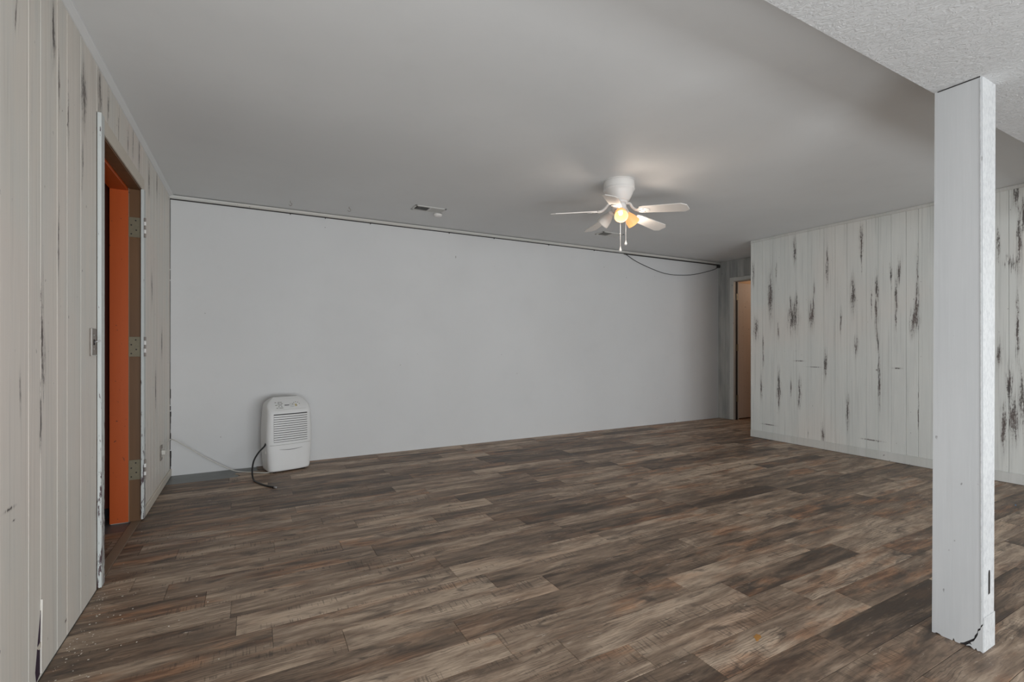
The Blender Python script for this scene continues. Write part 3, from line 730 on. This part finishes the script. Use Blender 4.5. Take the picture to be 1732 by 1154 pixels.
inv = Matrix.Rotation(-TH, 4, 'Z') @ Matrix.Translation(-Vector(dh.location))
H_ = [(.115, 4.655, .262), (.103, 4.64, .266), (.089, 4.61, .243), (.048, 4.58, .204), (.013, 4.54, .152), (-.001, 4.5, .093), (.000, 4.47, .035), (.012, 4.42, .0085), (.045, 4.32, .0075), (.093, 4.215, .0075), (.149, 4.135, .0075)]
hs = bm_obj('drain_hose', tube(bmesh.new(), [inv @ Vector(p) for p in H_], .0068, 12), M['rubber'], dh, True)
bm_obj('hose_coupling', tube(bmesh.new(), [inv @ Vector(p) for p in ((.149, 4.135, .0075), (.156, 4.126, .0085), (.163, 4.117, .0085))], .0078, 12, k=3), plain('clear_vinyl', (.30, .29, .29), .3), hs, True)
C_ = [(XL+.030, 4.47, .292), (XL+.040, 4.50, .300), (-.585, 4.62, .345), (-.570, 4.74, .340), (-.490, 4.82, .262), (-.375, 4.86, .162), (-.255, 4.865, .075), (-.135, 4.845, .008), (-.01, 4.742, .0045), (.102, 4.66, .0045), (.16, 4.70, .0045)]
cd = bm_obj('power_cord', tube(bmesh.new(), [inv @ Vector(p) for p in C_], .0042, 8), M['cord_white'], dh, True)
bm = bmesh.new(); box(bm, XL+.008, XL+.034, 4.455, 4.490, .275, .310, .004)
for v in bm.verts: v.co = inv @ v.co
bm_obj('plug', bm, M['cord_white'], cd)

# ---------------------------------------------------------------- outlet, switch, cable
def plate(name, y, z, label, cat, mat, hw=.036, hh=.058):
    r = empty(name, (XL, y, z)); tag(r, label, cat)
    bm = bmesh.new(); box(bm, .0005, .0065, -hw, hw, -hh, hh, .002); bm_obj('cover_plate', bm, mat, r); return r
ou = plate('wall_outlet', 4.50, .285, 'worn duplex outlet low on the left wall with a white cord plugged in', 'outlet', M['antique'], .035, .057)
for dz in (-.022, .018): boxes('socket_face', [(.006, .009, -.016, .016, dz-.013, dz+.013)], M['cord_white'], ou, .002)
sw = plate('light_switch', 2.715, 1.118, 'tarnished toggle light switch beside the left doorway', 'light switch', M['antique'], .040, .060)
boxes('plate_rim', [(.0065, .009, -.040, -.034, -.060, .060), (.0065, .008, -.034, .040, -.060, -.056)], M['pale_trim'], sw, .001)
tg = boxes('toggle', [(.0065, .009, -.006, .006, -.012, .012)], M['dark'], sw)
bm_obj('toggle_lever', tube(bmesh.new(), [(.008, 0, 0), (.018, 0, .004), (.028, .001, .008)], .0035, 8, k=3), M['steel'], tg, True)
for dz in (-.03, .03): bm_obj('screw', lathe(bmesh.new(), [(0, .002), (.003, .0015), (.0035, 0)], 8, Matrix.Translation((.0065, 0, dz)) @ Matrix.Rotation(math.pi/2, 4, 'Y')), M['steel'], sw)
cb = [(4.40, YB-.016, H-.046), (4.9, YB-.014, H-.045), (5.4, YB-.014, H-.046), (5.8, YB-.014, H-.045), (6.25, YB-.016, H-.050), (6.285, YB-.02, H-.066),
      (6.20, YB-.016, 2.275), (6.0, YB-.012, 2.220), (5.72, YB-.010, 2.160), (5.414, YB-.010, 2.132), (5.15, YB-.010, 2.140), (4.893, YB-.010, 2.190), (4.62, YB-.012, 2.265), (4.43, YB-.014, H-.043)]
cbl = tag(bm_obj('loose_cable', tube(bmesh.new(), cb, .0042, 8, k=6), M['cable_black'], None, True), 'thin black cable sagging from the trim at the top right of the back wall', 'cable')
bm = bmesh.new(); box(bm, 6.255, 6.30, YB-.045, YB-.005, H-.085, H-.042, .006)
bm_obj('cable_clip', bm, M['cable_black'], cbl)

# ---------------------------------------------------------------- litter on the floor
bm = bmesh.new(); random.seed(11)
for i in range(150):
    y = random.uniform(1.9, 2.75) if i < 115 else random.uniform(1.4, 3.6)
    x = XL+.02+abs(random.gauss(0, .07 if i < 115 else .35)); s = random.uniform(.001, .0028)
    box(bm, x, x+s*random.uniform(.8, 2.2), y, y+s, .0002, .0002+s*.5)
o = bm_obj('paint_crumbs', bm, M['cream'], None); o['kind'] = 'stuff'
tag(o, 'pale paint crumbs scattered on the floor along the left wall', 'debris')
random.seed(3)
bm = bmesh.new(); pts = [(.026*math.cos(t)*random.uniform(.6, 1.2), .012*math.sin(t)*random.uniform(.6, 1.2)) for t in [i*math.pi/5 for i in range(10)]]
prism(bm, pts, .0001, .0009, 'z'); o = bm_obj('orange_scuff', bm, plain('orange_scuff', (.42, .20, .045), .6)); o.location = (1.678, 1.148, 0); o.rotation_euler.z = .5  # thin piece standing for an orange scuff on the floor
tag(o, 'tiny flat orange scuff mark on the floorboards left of the post', 'scrap')
bm = bmesh.new(); prism(bm, [(-.008, 0), (0, -.004), (.009, .001), (.002, .005)], .0001, .002, 'z'); o = bm_obj('blue_scrap', bm, plain('blue_scrap', (.05, .22, .45), .5)); o.location = (4.64, 1.248, 0)
tag(o, 'tiny blue scrap on the floor right of the post', 'scrap')
